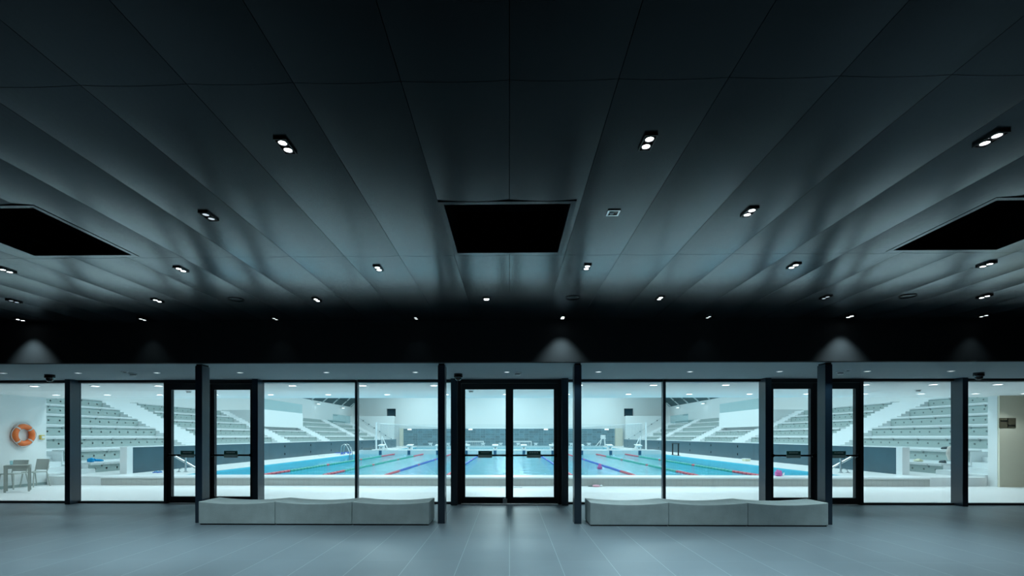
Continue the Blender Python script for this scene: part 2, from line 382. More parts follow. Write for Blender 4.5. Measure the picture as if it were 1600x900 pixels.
# ------------------------------------------------------------------ lobby soffit fittings
pxs = [5, 122, 245, 375, 510, 649, 792, 935, 1078, 1218, 1355, 1486]
proto = empty('soffit_downlight')
m = MB(); m.lathe([(.062, .01), (.062, -.008), (.052, -.010), (.050, .0)], (0, 0, 0), 24); m.build('rim', 'detector_white', proto, smooth=True)
m = MB(); m.lathe([(.049, .01), (.049, -.003), (.001, -.004)], (0, 0, 0), 24); m.build('lens', 'small_lens', proto, smooth=True)
for i, px in enumerate(pxs):
    o = proto if i == 0 else copy_tree(proto)
    o.location = (PX(px, 9.63), 9.63, SOF)
    tag(o, f'small round soffit downlight in front of the glass, {ORD[i]} from left', 'ceiling light', 'round downlights in the lobby soffit')
def detector(px, Y, lab):
    t = thing('smoke_detector', lab, 'smoke detector', (PX(px, Y), Y, SOF if Y < YG else SOH))
    m = MB(); m.lathe([(.075, .0), (.075, -.012), (.06, -.02)], (0, 0, 0), 24); m.build('base', 'detector_white', t, smooth=True)
    m = MB(); m.lathe([(.05, -.018), (.05, -.034)], (0, 0, 0), 24); m.build('vent_band', 'dome_black', t, smooth=True)
    m = MB(); m.lathe([(.062, -.033), (.062, -.042), (.045, -.056), (.001, -.06)], (0, 0, 0), 24); m.build('cap', 'detector_white', t, smooth=True)
    return t
detector(208, 9.75, 'white smoke detector on the soffit near the left doors')
detector(809, 9.75, 'white smoke detector on the soffit before the middle doors')
detector(1313, 9.75, 'white smoke detector on the soffit by the right doors')
for px, lab in ((195, 'slim white ceiling sensor beside the smoke detector near the left doors'), (1325, 'slim white ceiling sensor beside the smoke detector by the right doors')):
    t = thing('presence_sensor', lab, 'ceiling sensor', (PX(px, 9.45), 9.45, SOF))
    m = MB(); m.lathe([(.06, .003), (.06, -.008), (.03, -.014)], (0, 0, 0), 20); m.build('base', 'detector_white', t, smooth=True)
    m = MB(); m.lathe([(.03, -.013), (.024, -.024), (.001, -.028)], (0, 0, 0), 20); m.build('eye', 'hole_dark', t, smooth=True)
def dome_cam(px, Y, lab):
    t = thing('dome_camera', lab, 'security camera', (PX(px, Y), Y, SOF), group='black dome cameras under the soffit')
    m = MB(); m.lathe([(.088, .003), (.09, -.06), (.086, -.075)], (0, 0, 0), 28); m.build('housing', 'dome_black', t, smooth=True)
    m = MB(); m.lathe([(.078, -.074), (.078, -.082), (.07, -.084)], (0, 0, 0), 28); m.build('ring', 'steel', t, smooth=True)
    m = MB(); m.lathe([(.068 * math.cos(a), -.083 - .068 * math.sin(a)) for a in [i * PI / 16 for i in range(8)]] + [(.002, -.151)], (0, 0, 0), 28); m.build('dome', 'dome_black', t, smooth=True)
dome_cam(78, 9.9, 'black dome security camera under the soffit at the left end')
dome_cam(716, 9.9, 'black dome security camera beside the middle doors')
dome_cam(1529, 9.9, 'black dome security camera under the soffit at the right end')

# ------------------------------------------------------------------ columns and window posts
for x, lab in ((-5.52, 'black steel column at the outer end of the left concrete bench'), (-1.20, 'black steel column left of the middle doors'),
               (1.20, 'black steel column right of the middle doors'), (5.55, 'black steel column at the outer end of the right concrete bench')):
    t = tag(empty('steel_column', (x, 8.6, 0)), lab, 'column', 'black columns in front of the glass wall', 'structure')
    box(-.062, .062, -.11, .11, .0, SOF - .03).build('shaft', 'column_paint', t, bevel=.004)
    box(-.050, .050, -.098, .098, SOF - .03, SOF).build('head_plate', 'dome_black', t)
posts = [(-9.96, .12), (-5.695, .13), (-1.235, .14), (1.235, .14), (5.695, .13), (9.96, .12)]
for i, (x, w) in enumerate(posts):
    struct(f'trim_{10 + i}', box(x - w / 2, x + w / 2, YG - .26, YG + .03, 0, SOF), 'column_paint', f'black window post standing out from the glass wall, {ORD[i]} from left', 'window post', bevel=.003)
for i, x in enumerate((-3.48, 3.48)):
    struct(f'trim_{20 + i}', box(x - .03, x + .03, YG - .07, YG + .05, .045, SOF - .055), 'column_paint', f'slim black mullion between the large panes behind the {"left" if x < 0 else "right"} bench', 'mullion')
bays = [(-XW, -10.02), (-9.90, -7.90), (-5.63, -3.51), (-3.45, -1.305), (1.305, 3.45), (3.51, 5.63), (7.90, 9.90), (10.02, XW)]
bl = ['at the far left in front of the table and orange ring', 'between the outer left post and left doors', 'behind the outer half of the left bench', 'behind the inner half of the left bench',
      'behind the inner half of the right bench', 'behind the outer half of the right bench', 'between the right doors and outer right post', 'at the far right in front of the beige wall']
for i, ((a, b), l) in enumerate(zip(bays, bl)):
    w = tag(empty(f'window_{i + 1}', ((a + b) / 2, YG, 0)), 'large fixed glass pane ' + l, 'window', kind='structure')
    h = (b - a) / 2
    m = MB().box(-h, h, -.05, .05, SOF - .055, SOF).box(-h, h, -.05, .05, 0, .045)
    if a < -10 or b > 10 or abs(a) in (9.90,) or abs(b) in (9.90,): pass
    m.build('frame', 'frame_black', w)
    box(-h, h, -.006, .006, .045, SOF - .055).build('glass_pane', 'window_glass', w)

# ------------------------------------------------------------------ doors
def door_pair(n, x0, x1, lab, bolt=False, labs=()):
    xc = (x0 + x1) / 2; h = (x1 - x0) / 2
    d = tag(empty(f'door_{n}', (xc, YG, 0)), lab, 'door', kind='structure')
    J = .07
    m = MB().box(-h, -h + J, -.07, .06, 0, SOF).box(h - J, h, -.07, .06, 0, SOF).box(-h + J, h - J, -.07, .06, SOF - .085, SOF)
    m.build('door_frame', 'frame_black', d)
    lw = h - J - .004; top = SOF - .09
    for s in (-1, 1):
        a, b = (-lw, -.001) if s < 0 else (.001, lw)
        S = .085
        m = MB().box(a, a + S, -.045, .045, .012, top).box(b - S, b, -.045, .045, .012, top)
        m.box(a + S, b - S, -.045, .045, top - .13, top).box(a + S, b - S, -.045, .045, .012, .155)
        if s < 0: m.box(b - .02, b + .02, -.058, -.045, .02, top - .01)
        leaf = m.build('door_leaf', 'frame_black', d)
        box(a + S, b - S, -.006, .006, .155, top - .13).build('glass_pane', 'window_glass', leaf)
        m = MB().box(a + S - .03, b - S + .03, -.10, -.065, 1.085, 1.125)
        m.box(a + .02, a + .07, -.10, -.045, 1.07, 1.14).box(b - .07, b - .02, -.10, -.045, 1.07, 1.14)
        m.build('push_bar', 'dome_black', leaf)
        c = (a + b) / 2
        m = MB().box(c - .155, c + .155, -.106, -.10, 1.118, 1.205, 0).box(c - .155, c + .155, -.106, -.10, 1.05, 1.118, 1)
        rnd = random.Random(n * 7 + s)
        for z, hh, x_a, x_b in ((1.155, .022, -.10, .10), (1.095, .010, -.12, .12), (1.072, .010, -.12, .10)):
            x = x_a
            while x < x_b:
                wd = rnd.uniform(.012, .03); m.box(c + x, c + min(x + wd, x_b), -.108, -.106, z, z + hh, 2); x += wd + .008
        m.build('sign_plate', ['sign_green', 'sign_grey', 'sign_text'], leaf)
    if bolt:
        m = MB()
        for k in (-1, 0, 1): m.box(-.10 + k * .034 - .014, -.10 + k * .034 + .014, -.075 - (.012 if k == 0 else 0), -.045, .01, .125 + (.015 if k == 0 else 0))
        m.build('door_bolt', 'bolt_metal', d, bevel=.003)
door_pair(1, -7.90, -5.76, 'black framed glass double doors left of the left bench')
door_pair(2, -1.165, 1.165, 'black framed glass double doors straight ahead between the two benches', True)
door_pair(3, 5.76, 7.90, 'black framed glass double doors at the outer end of the right bench')

# ------------------------------------------------------------------ concrete benches
def bench_block(x0, x1, lab):
    w = (x1 - x0) / 2 - .004
    t = thing('concrete_bench', lab, 'bench', ((x0 + x1) / 2, 8.3, 0), group='concrete bench blocks before the glass wall')
    N = 28; prof = [(-w, .02), (w, .02)]
    for i in range(N + 1):
        s = 1 - 2 * i / N; prof.append((w * s, .405 - .042 * (1 - s * s)))
    MB().prism(prof, 0, .60).build('seat_block', 'bench_concrete', t, bevel=.006)
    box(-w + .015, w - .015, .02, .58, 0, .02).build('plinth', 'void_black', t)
e = [-5.40, -4.06, -2.72, -1.38]
for (a, b), l in zip(zip(e[:-1], e[1:]), ('outermost block of the left bench', 'middle block of the left bench', 'block of the left bench nearest the middle doors')):
    bench_block(a, b, 'dished grey concrete seat, ' + l)
e = [1.38, 2.72, 4.06, 5.42]
for (a, b), l in zip(zip(e[:-1], e[1:]), ('block of the right bench nearest the middle doors', 'middle block of the right bench', 'outermost block of the right bench')):
    bench_block(a, b, 'dished grey concrete seat, ' + l)

# ------------------------------------------------------------------ pool hall shell
YS = 15.40; SOH = 2.755          # edge and height of the low soffit in the hall
DZ = .268                      # raised pool deck
WZ = .225                      # water level
PW = 10.7; PY0, PY1, BY0, BY1 = 15.75, 55.5, 34.2, 36.2
XH, YB = 20.4, 62.0
struct('floor_pool', box(-XH - 2, XH + 2, YG, 14.95, -.2, 0).box(-XH - 2, -12.8, 14.95, 16.3, -.2, 0).box(12.8, XH + 2, 14.95, 16.3, -.2, 0), 'deck_tile', 'pale tiled floor between the glass wall and the pool', 'floor')
m = MB().box(-12.8, -PW - .01, 14.95, 62, -.2, DZ).box(PW + .01, 12.8, 14.95, 62, -.2, DZ).box(-PW - .01, PW + .01, PY1 + .01, 62, -.2, DZ)
m.box(-14.6, -12.8, 15.02, 62, -.2, DZ).box(12.8, 14.6, 15.02, 62, -.2, DZ)
struct('pool_deck', m, 'deck_tile', 'pale raised deck along both sides and the far end of the pool', 'pool deck')
struct('trim_30', box(-12.8, 12.8, 14.93, 14.95, 0, DZ - .045), 'upstand_tile', 'small-tiled grey face of the raised pool edge behind the glass', 'pool edge')
struct('trim_31', box(-12.82, 12.82, 14.91, PY0, DZ - .045, DZ + .002).box(-PW, PW, 14.95, PY0 - .01, -1.7, DZ - .045), 'rim_white', 'bright white rim along the near end of the pool', 'pool rim')
struct('trim_32', box(-14.35, -12.82, 14.98, 15.02, 0, DZ).box(12.82, 14.35, 14.98, 15.02, 0, DZ), 'stand_white', 'white base step below both stands', 'plinth')
m = MB()
m.add([(-PW, PY0, -1.6), (PW, PY0, -1.6), (PW, PY1, -1.6), (-PW, PY1, -1.6), (-PW, PY0, DZ), (PW, PY0, DZ), (PW, PY1, DZ), (-PW, PY1, DZ)],
      [(0, 1, 2, 3), (0, 1, 5, 4), (1, 2, 6, 5), (2, 3, 7, 6), (3, 0, 4, 7)])
LANE = 2.04
for k in range(10):
    x = (k - 4.5) * LANE
    m.box(x - .13, x + .13, PY0 + 1.2, BY0 - 1.2, -1.6, -1.592, 1)
    m.box(x - .13, x + .13, BY1 + 1.2, PY1 - 1.2, -1.6, -1.592, 1)
struct('pool_basin', m, ['pool_tile', 'lane_mark'], 'light blue tiled basin of the swimming pool with dark lane lines', 'pool')
w = MB().add([(-PW + .002, PY0 + .002, WZ), (PW - .002, PY0 + .002, WZ), (PW - .002, PY1 - .062, WZ), (-PW + .002, PY1 - .062, WZ)], [(0, 1, 2, 3)])
tag(w.build('pool_water', 'pool_water'), 'rippled turquoise water filling the swimming pool', 'water', kind='stuff')
struct('trim_34', box(-PW + .005, PW - .005, PY1 - .06, PY1 - .005, -1.59, .40), 'bulkhead_tile', 'pale tiled end wall of the pool below the far starting blocks', 'pool end wall')
# floating bulkhead with lane markers
t = thing('pool_bulkhead', 'pale tiled bulkhead across the pool carrying the starting blocks', 'pool bulkhead', (0, BY0, 0))
box(-PW + .01, PW - .01, 0, BY1 - BY0, -1.58, .525).build('bulkhead_body', 'bulkhead_tile', t)
for k in range(10):
    x = (k - 4.5) * LANE
    box(x - .10, x + .10, -.012, 0, .20, .50).build('lane_marker', 'marker_navy', t)
# hall soffit, walls, roof
struct('trim_33', box(-XH - 2, XH + 2, YG + .05, YS, SOH, SOF + .25).box(-XH - 2, XH + 2, YS - .15, YS, SOF, 9.2), 'hall_soffit', 'white low soffit with downlights inside the pool hall', 'soffit')
struct('wall_pool_left', box(-XH - .2, -XH, 15.15, YB, -.2, 9.2), 'white_paint', 'white side wall above the left stand', 'wall')
struct('wall_pool_right', box(XH, XH + .2, 15.15, YB, -.2, 9.2), 'white_paint', 'white side wall above the right stand', 'wall')
# far wall with two splayed window openings
wx0, wx1, wz0, wz1 = 14.65, 15.85, 4.05, 5.05
m = MB().box(-XH, XH, YB, YB + .4, -.2, wz0).box(-XH, XH, YB, YB + .4, wz1, 9.2)
m.box(-XH, -wx1, YB, YB + .4, wz0, wz1).box(-wx0, wx0, YB, YB + .4, wz0, wz1).box(wx1, XH, YB, YB + .4, wz0, wz1)
struct('wall_far', m, 'white_paint', 'white far wall of the pool hall', 'wall')
for n, (s, l) in enumerate(((-1, 'left'), (1, 'right'))):
    o = tag(empty(f'window_{20 + n}', (s * (wx0 + wx1) / 2, YB, (wz0 + wz1) / 2)), f'small dark window high in the far white wall, {l} of the pool', 'window', kind='structure')
    box(-.6, .6, .36, .42, -.5, .5).build('window_frame', 'frame_black', o)
    box(-.54, .54, .345, .36, -.44, .44).build('pane', 'window_dark', o)
    box(-.25, .25, .02, .06, .52, .6).build('lintel_lamp', 'exit_lens', o)
# roof: level middle, steep sides, pale beams
m = MB()
prof = [(-XH, 5.25), (-XH + 3.4, 8.8), (XH - 3.4, 8.8), (XH, 5.25), (XH, 5.4), (XH - 3.4, 9.0), (-XH + 3.4, 9.0), (-XH, 5.4)]
m.prism(prof, YS, YB)
struct('ceiling_pool', m, 'roof_dark', 'dark ribbed roof over the pool hall', 'ceiling')
for s in (-1, 1):
    m = MB()
    for k in range(16):
        y = YS + 1 + k * 3.0
        m.bar((s * (XH - .02), y, 5.22), (s * (XH - 3.4), y + 1.2, 8.7), .22, .12)
    m2 = MB()
    for k in range(3):
        x = XH - .6 - k * 1.0; z = 5.25 + (XH - x) * (3.55 / 3.4) - .1
        m2.bar((s * x, YS, z), (s * x, YB, z), .10, .10)
    struct(f'trim_{40 + s}', m, 'roof_light', f'pale sloping roof beams above the {"left" if s < 0 else "right"} stand', 'roof beams')
    struct(f'trim_{50 + s}', m2, 'roof_dark', f'dark ducts along the roof slope above the {"left" if s < 0 else "right"} stand', 'roof ducts')
# dark tiled band on the far wall and beige piers
struct('trim_60', box(PX(628, 61.9), PX(960, 61.9), 61.9, 62.0, DZ, 2.45), 'navy_tile', 'dark blue tiled band across the far end wall', 'tiled wall')
struct('trim_61', box(-14.05, -13.62, 61.6, 62, DZ, 2.5), 'beige_wall', 'beige pier at the left end of the dark tiled band', 'pier')
struct('trim_62', box(13.5, 14.4, 61.6, 62, DZ, 2.5), 'beige_wall', 'beige pier at the right end of the dark tiled band', 'pier')
for s in (-1, 1):
    n = 'left' if s < 0 else 'right'
    a, b = sorted((s * XH, s * 14.4))
    struct(f'trim_{70 + s}', box(a, b, 60.0, 60.3, 1.0, 4.02), 'white_paint', f'white end wall at the far end of the {n} stand', 'end wall')
    struct(f'trim_{80 + s}', box(a, b, 60.0, 60.3, DZ, 1.0), 'navy_tile', f'dark tiled base below the far end wall of the {n} stand', 'tiled wall')
    # sloping row of dark handrail brackets
    t = thing('wall_handrail', f'thin sloping handrail with dark brackets on the far {n} end wall', 'handrail', (s * 14.6, 59.93, 1.07))
    p0, p1 = Vector((0, 0, 0)), Vector((s * 4.6, 0, 3.0))
    MB().tube([p0, p1], .015, 6).build('rail', 'net_cord', t)
    for k in range(7):
        p = p0.lerp(p1, (k + .2) / 6.6); m = MB(); m.lathe([(.07, -.03), (.07, .07)], p, 10, axis='Y'); m.build('bracket', 'hole_dark', t)
    # low partition wall between pool deck and stand
    x = s * 12.85
    t = tag(empty('partition_wall', (x, 16.0, DZ)), f'low dark navy partition between the pool and the {n} stand', 'partition wall', 'navy partitions beside the pool', 'structure')
    lo, hi = sorted((0, s * .2))
    box(lo, hi, .25, 38.6, 0, .885).build('panelling', 'navy_panel', t)
    box(lo - .01, hi + .01, .2, 38.6, .885, .90).build('capping', 'rim_white', t)
    box(lo - .02, hi + .02, .0, .25, 0, .90).build('end_post', 'stand_white', t)
    for k in range(10):
        for z in (.18, .62):
            xx = -s * .012; a, b = sorted((xx, 0))
            box(a, b, 4.2 + k * 3.6, 4.26 + k * 3.6, z, z + .12).build('hinge', 'void_black', t)
    # side wall of the low zone
    a, b = sorted((s * 14.75, s * 14.9)); c, d = sorted((s * 14.9, s * (XH + 2)))
    struct(f'wall_side_{n}', box(a, b, (11.2 if s < 0 else 14.86), 15.15, -.1, SOF).box(c, d, 15.0, 15.15, -.1, 9.0), 'white_paint', f'white wall beside the near stairs of the {n} stand', 'wall')
struct('wall_beige', box(14.76, XH + 2, 14.80, 14.86, -.1, SOF), 'beige_wall', 'beige wall with two small plaques at the right', 'wall')
struct('wall_deck_right', box(XH + 2, XH + 2.2, YG, 15.15, -.1, SOF), 'white_paint', 'white wall closing the deck at the far right', 'wall')
struct('wall_deck_left', box(-XH - 2.2, -XH - 2, YG, 15.15, -.1, SOF), 'white_paint', 'white wall closing the deck at the far left', 'wall')
struct('baseboard_left', box(-14.75, -14.735, 11.2, 15.15, 0, .08), 'stand_panel', 'grey skirting along the left white side wall', 'skirting')

# ------------------------------------------------------------------ stands
X0, RUN, Z0, RISE, NR = 14.45, .87, .62, .447, 7
blocks = [(16.35, 23.0), (25.2, 32.6), (34.5, 40.3), (42.2, 50.2), (52.0, 57.6)]
bn = ['block nearest the glass', 'second block from the glass', 'middle block', 'fourth block from the glass', 'farthest block']
rn = ['bottom', 'second', 'third', 'fourth', 'fifth', 'sixth', 'top']
for s in (-1, 1):
    n = 'left' if s < 0 else 'right'
    poly = [(s * XH, 0), (s * (X0 - .0), 0)]
    for i in range(NR):
        xi = X0 + i * RUN; zi = Z0 + i * RISE - .05
        poly += [(s * xi, zi), (s * min(xi + RUN, XH), zi)]
    m = MB().prism(poly, 16.3, 60.0)
    st = struct(f'stand_{n}', m, 'stand_white', f'stepped white concrete base of the {n} stand', 'grandstand')
    # aisle stairs: half steps between the blocks
    m = MB()
    gaps = [(a[1] + .01, b[0] - .01) for a, b in zip(blocks[:-1], blocks[1:])] + [(57.8, 60.0)]
    for (ya, yb) in gaps:
        for i in range(NR - 1):
            xi = X0 + (i + 1) * RUN; zb = Z0 + i * RISE - .05
            R4 = RISE / 4
            m.prism([(s * xi, zb), (s * (xi - .6), zb), (s * (xi - .6), zb + R4), (s * (xi - .4), zb + R4), (s * (xi - .4), zb + 2 * R4), (s * (xi - .2), zb + 2 * R4), (s * (xi - .2), zb + 3 * R4), (s * xi, zb + 3 * R4)], ya, yb)
        m.prism([(s * X0, DZ), (s * (X0 - .4), DZ), (s * (X0 - .4), DZ + .11), (s * (X0 - .2), DZ + .11), (s * (X0 - .2), DZ + .22), (s * X0, DZ + .22)], ya, yb)
    struct(f'stairs_{n}', m, 'stand_white', f'white aisle stairs climbing through the {n} stand', 'stairs')
    # front flight at the near end
    m = MB()
    for q in range(17):
        a, b = sorted((s * (14.35 + .33 * q), s * XH)); z = .168 * (q + 1)
        m.box(a, b, 15.17, 16.3, z - .168, z)
    m.box(*sorted((s * 14.62, s * 14.2)), 15.75, 16.34, DZ, .42)
    struct(f'stairs_front_{n}', m, 'stand_white', f'white stairs rising beside the near end of the {n} stand', 'stairs')
    # benches, one per row and block
    for bi, (ya, yb) in enumerate(blocks):
        for i in range(NR):
            if bi == 2 and i >= 4: continue
            xi = X0 + i * RUN; zi = Z0 + i * RISE
            L = yb - ya
            t = thing('stand_bench', f'{rn[i]} row bench with pierced grey riser, {bn[bi]} of the {n} stand', 'stand bench', (s * xi, ya, zi), group=f'benches of the {n} stand')
            a, b = sorted((s * -.07, s * .40))
            m = MB().box(a, b, 0, L, -.045, 0)
            c, d = sorted((s * -.075, s * -.02)); m.box(c, d, 0, L, -.085, -.058)
            m.build('plank', 'stand_white', t)
            lowz = -RISE + .05 if i else DZ - zi
            c, d = sorted((s * -.02, 0)); m = MB().box(c, d, .0, L, lowz, -.05, 0)
            k = .25
            while k < L - .1:
                m.lathe([(.036, -.006), (.036, .0)], (s * -.02, k, lowz + (-.05 - lowz) * .42), 8, 1, 'X'); k += .47
            m.build('riser', ['stand_panel', 'hole_dark'], t)
            if bi < 2 or i < 4:
                k = .5; bs = 1.25 if bi < 3 else 2.5
                while k < L:
                    a = s * -.02; m = MB().prism([(a, -.05), (a - s * .06, -.06), (a, -.17)], k, k + .05)
                    m.build('bracket', 'bracket_grey', t); k += bs
    # control box with glass balustrade on top
    a, b = sorted((s * 17.35, s * XH))
    struct(f'trim_{90 + s}', box(a, b, 33.7, 40.3, 2.2, 3.37), 'white_paint', f'white boxed enclosure set into the middle of the {n} stand', 'enclosure')
    t = thing('glass_balustrade', f'frameless glass balustrade on the white enclosure of the {n} stand', 'balustrade', (s * 17.4, 33.7, 3.37))
    for k in range(4):
        box(-.01, .01, k * 1.65 + .02, k * 1.65 + 1.63, 0, .8).build('glass_panel', 'balustrade_glass', t)
    MB().box(-.025, .025, 0, 6.6, -.0, .05).build('base_rail', 'white_steel', t)
    t = thing('glass_balustrade', f'low glass balustrade at the top of the far end of the {n} stand', 'balustrade', (s * 19.0, 51.7, 2.95))
    for k in range(3):
        box(-.01, .01, k * 1.9 + .02, k * 1.9 + 1.88, 0.05, .95).build('glass_panel', 'balustrade_glass', t)
    MB().box(-.025, .025, 0, 5.7, .0, .05).build('base_rail', 'white_steel', t)
    # wall spotlights under the roof edge
    for (y, z, l) in ((50.5, 5.0, 'nearer'), (58.0, 5.0, 'farther')):
        t = thing('wall_floodlight', f'{l} small bright floodlight below the roof edge over the {n} stand', 'floodlight', (s * XH, y, z))
        MB().bar((0, 0, 0), (-s * .35, 0, 0), .05, .05).build('arm', 'white_steel', t)
        box(-s * .35 - .14, -s * .35 + .14, -.16, .16, -.12, .08).build('housing', 'white_steel', t)
        box(-s * .35 - .12, -s * .35 + .12, -.175, .14, -.135, -.1).build('lens', 'exit_lens', t)

# ------------------------------------------------------------------ hall soffit downlights
proto = empty('deck_downlight')
m = MB(); m.lathe([(.10, .01), (.10, -.008), (.086, -.010), (.084, .0)], (0, 0, 0), 24); m.build('rim', 'white_steel', proto, smooth=True)
m = MB(); m.lathe([(.083, .01), (.083, -.003), (.001, -.004)], (0, 0, 0), 24); m.build('lens', 'hall_lens', proto, smooth=True)
RA = [-60, 54, 149, 248, 352, 457, 567, 678, 790, 905, 1021, 1134, 1246, 1352, 1458, 1559, 1660]
RB = [0, 88, 168, 250, 337, 423, 513, 605, 697, 790, 886, 982, 1077, 1171, 1260, 1351, 1439, 1524, 1600]
j = 0
for Y, lst, rl in ((11.55, RA, 'row nearest the glass'), (14.05, RB, 'row nearest the pool')):
    for i, px in enumerate(lst):
        x = PX(px, Y)
        vis = 0 <= px <= 1600
        if vis:
            o = proto if j == 0 else copy_tree(proto); j += 1
            o.location = (x, Y, SOH)
            k = sum(1 for q in lst[:i] if q >= 0)
            tag(o, f'pool hall downlight, {ORD[k] if k < 18 else "nineteenth"} from left in the {rl}', 'ceiling light', 'downlights in the pool hall soffit')
        spot('deck_lamp', (x, Y, SOH - .03), P_DECK, 62, .6, None, radius=.08, color=(.86, .97, 1.0))
for i, (px, py, l) in enumerate(((1434, 610, 'above the right stand, near the outer right post'), (295, 611, 'behind the left doors'), (736, 611, 'behind the middle doors'))):
    Y = 12.9; detector(px, Y, 'white detector on the pool hall soffit ' + l)

# ------------------------------------------------------------------ roof lamps
for iy in range(6):
    for x in (-11, 0, 11):
        area('roof_lamp', (x, 19.5 + iy * 7.4, 8.6), 3.0, 3.0, P_ROOF)

# ------------------------------------------------------------------ lane ropes
def rope(x, cmain, lab):
    t = thing('lane_rope', lab, 'lane rope', (x, PY0, WZ + .02), group='floating lane ropes in the pool')
    L = BY0 - PY0; s = .075
    segs = {'near_floats': (.05, 2.05, 'red_float'), 'main_floats': (2.05, L - 3.6, cmain), 'far_floats': (L - 3.6, L - .05, 'red_float')}
    for nm, (a, b, c) in segs.items():
        m = MB(); y = a; i = 0
        while y < b - .01:
            e = min(y + .30, b); red = 1 if (nm == 'main_floats' and i % 16 == 12) else 0
            m.tube([(0, y, 0), (0, y + .02, 0), (0, e - .03, 0), (0, e - .01, 0)], [.025, s * .62, s * .62, .025], 8, red); y = e; i += 1
        m.build(nm, [c, 'red_float'], t, smooth=True)
    MB().tube([(0, 0, 0), (0, L - .03, 0)], .012, 6).build('cable', 'steel', t)
rl = {-4: ('green_float', 'green lane rope nearest the left pool side'), -3: ('green_float', 'green lane rope second from the left pool side'),
      -2: ('blue_float', 'blue lane rope behind the inner half of the left bench'), -1: ('blue_float', 'blue lane rope seen through the left leaf of the middle doors'),
      1: ('blue_float', 'blue lane rope seen through the right leaf of the middle doors'), 2: ('blue_float', 'blue lane rope beside the floating pink buoy'),
      3: ('green_float', 'green lane rope second from the right pool side'), 4: ('green_float', 'green lane rope nearest the right pool side')}
for k, (c, l) in rl.items(): rope(k * LANE, c, l)

# ------------------------------------------------------------------ starting blocks
def start_block():
    t = empty('starting_block')
    m = MB(); m.prism([(-.05, .34), (.62, .42), (.62, .37), (-.05, .29)], -.22, .22, 'X'); m.build('top_plate', 'white_steel', t, bevel=.01)
    m = MB(); m.prism([(.06, 0), (.50, 0), (.44, .36), (.10, .32)], -.155, .155, 'X'); m.build('pedestal', 'white_steel', t)
    box(-.04, .04, .05, .07, .12, .20).build('number_plate', 'hole_dark', t)
    return t
proto = start_block()
for k in range(10):
    o = proto if k == 0 else copy_tree(proto); o.location = ((k - 4.5) * LANE, BY0 + .15, .525)
    tag(o, f'white starting block on the near pool bulkhead, {ORD[k]} lane from left', 'starting block', 'starting blocks on the pool bulkhead')
def far_block():
    t = empty('starting_block')
    box(-.22, .22, 0, .5, .36, .46).build('top_plate', 'white_steel', t, bevel=.01)
    box(-.15, .15, .1, .4, 0, .36).build('pedestal', 'white_steel', t)
    box(-.09, .09, .085, .1, .06, .22).build('front_recess', 'bracket_grey', t)
    return t
proto = far_block()
for k in range(10):
    o = proto if k == 0 else copy_tree(proto); o.location = ((k - 4.5) * LANE, PY1 + .25, DZ)
    tag(o, f'white starting block at the far end of the pool, {ORD[k]} lane from left', 'starting block', 'starting blocks at the far end')
# water polo goals at the far end
for x0, x1, l in ((PX(716, 57), PX(756, 57), 'left'), (PX(794, 57), PX(831, 57), 'right')):
    w = x1 - x0
    t = thing('polo_goal', f'white water polo goal behind the far starting blocks, the {l} one', 'goal', (x0, 57.2, DZ))
    m = MB().box(0, .1, 0, .1, 0, .62).box(w - .1, w, 0, .1, 0, .62).box(0, w, 0, .1, .56, .66); m.build('goal_frame', 'white_steel', t)
    m = MB().box(0, .06, .1, .9, .0, .06).box(w - .06, w, .1, .9, .0, .06).box(0, w, .85, .9, 0, .06); m.build('base_frame', 'white_steel', t)
    m = MB()
    for k in range(12): m.bar((w * (k + .5) / 12, .1, .58), (w * (k + .5) / 12, .86, .05), .012, .012)
    for k in range(5): m.bar((0, .1 + .15 * k, .58 - .105 * k), (w, .1 + .15 * k, .58 - .105 * k), .012, .012)
    m.build('net', 'white_steel', t)
# ball stop net on its two poles
xn0, xn1, yn = -9.55, 9.70, 35.6
def ntop(f): return 2.46 - .34 * (1 - (2 * f - 1) ** 2)
t = thing('ball_net', 'wide see-through safety net hanging across the pool behind the bulkhead', 'net', (0, yn, 0))
m = MB(); NV = 176; zb = .56
for k in range(NV + 1):
    f = k / NV; x = xn0 + (xn1 - xn0) * f; m.box(x - .008, x + .008, -.006, .006, zb, ntop(f))
for r in range(18):
    z = zb + .105 * r
    m.box(xn0, xn1, -.006, .006, z - .007, z + .007)
m.build('mesh', 'net_cord', t)
MB().tube([(xn0 + (xn1 - xn0) * k / 20, 0, ntop(k / 20)) for k in range(21)], .02, 6).build('top_rope', 'white_steel', t)
for x, s, l in ((xn0, 1, 'left'), (xn1, -1, 'right')):
    t = thing('net_pole', f'tall white pole with braces holding the {l} end of the net', 'pole', (x - s * .22, yn - .3, .53))
    MB().tube([(0, 0, 0), (0, 0, 2.0)], .06, 10).build('mast', 'white_steel', t)
    MB().tube([(s * .45, 0, .9), (s * .85, 0, .04)], .035, 8).build('brace', 'white_steel', t)
    MB().tube([(s * .42, 0, 0), (s * .42, 0, 1.0)], .035, 8).build('brace', 'white_steel', t)
    box(*sorted((-s * .1, s * .95)), -.12, .12, 0, .03).build('base_plate', 'white_steel', t)
# lifeguard chair far right
t = thing('lifeguard_chair', 'white tripod-like lifeguard chair before the dark far wall, right of centre', 'lifeguard chair', (PX(942, 57.5), 57.5, DZ))
for a, b in (((-.9, 0, 0), (-.1, 0, .95)), ((-.35, .3, 0), (-.1, .2, .95)), ((.28, 0, 0), (.2, 0, .95)), ((.28, .35, 0), (.2, .25, .95))): MB().tube([a, b], .05, 8).build('leg', 'white_steel', t)
box(-.2, .35, -.1, .4, .92, 1.0).build('seat', 'white_steel', t); box(-.2, .35, .34, .4, 1.0, 1.38).build('backrest', 'white_steel', t)
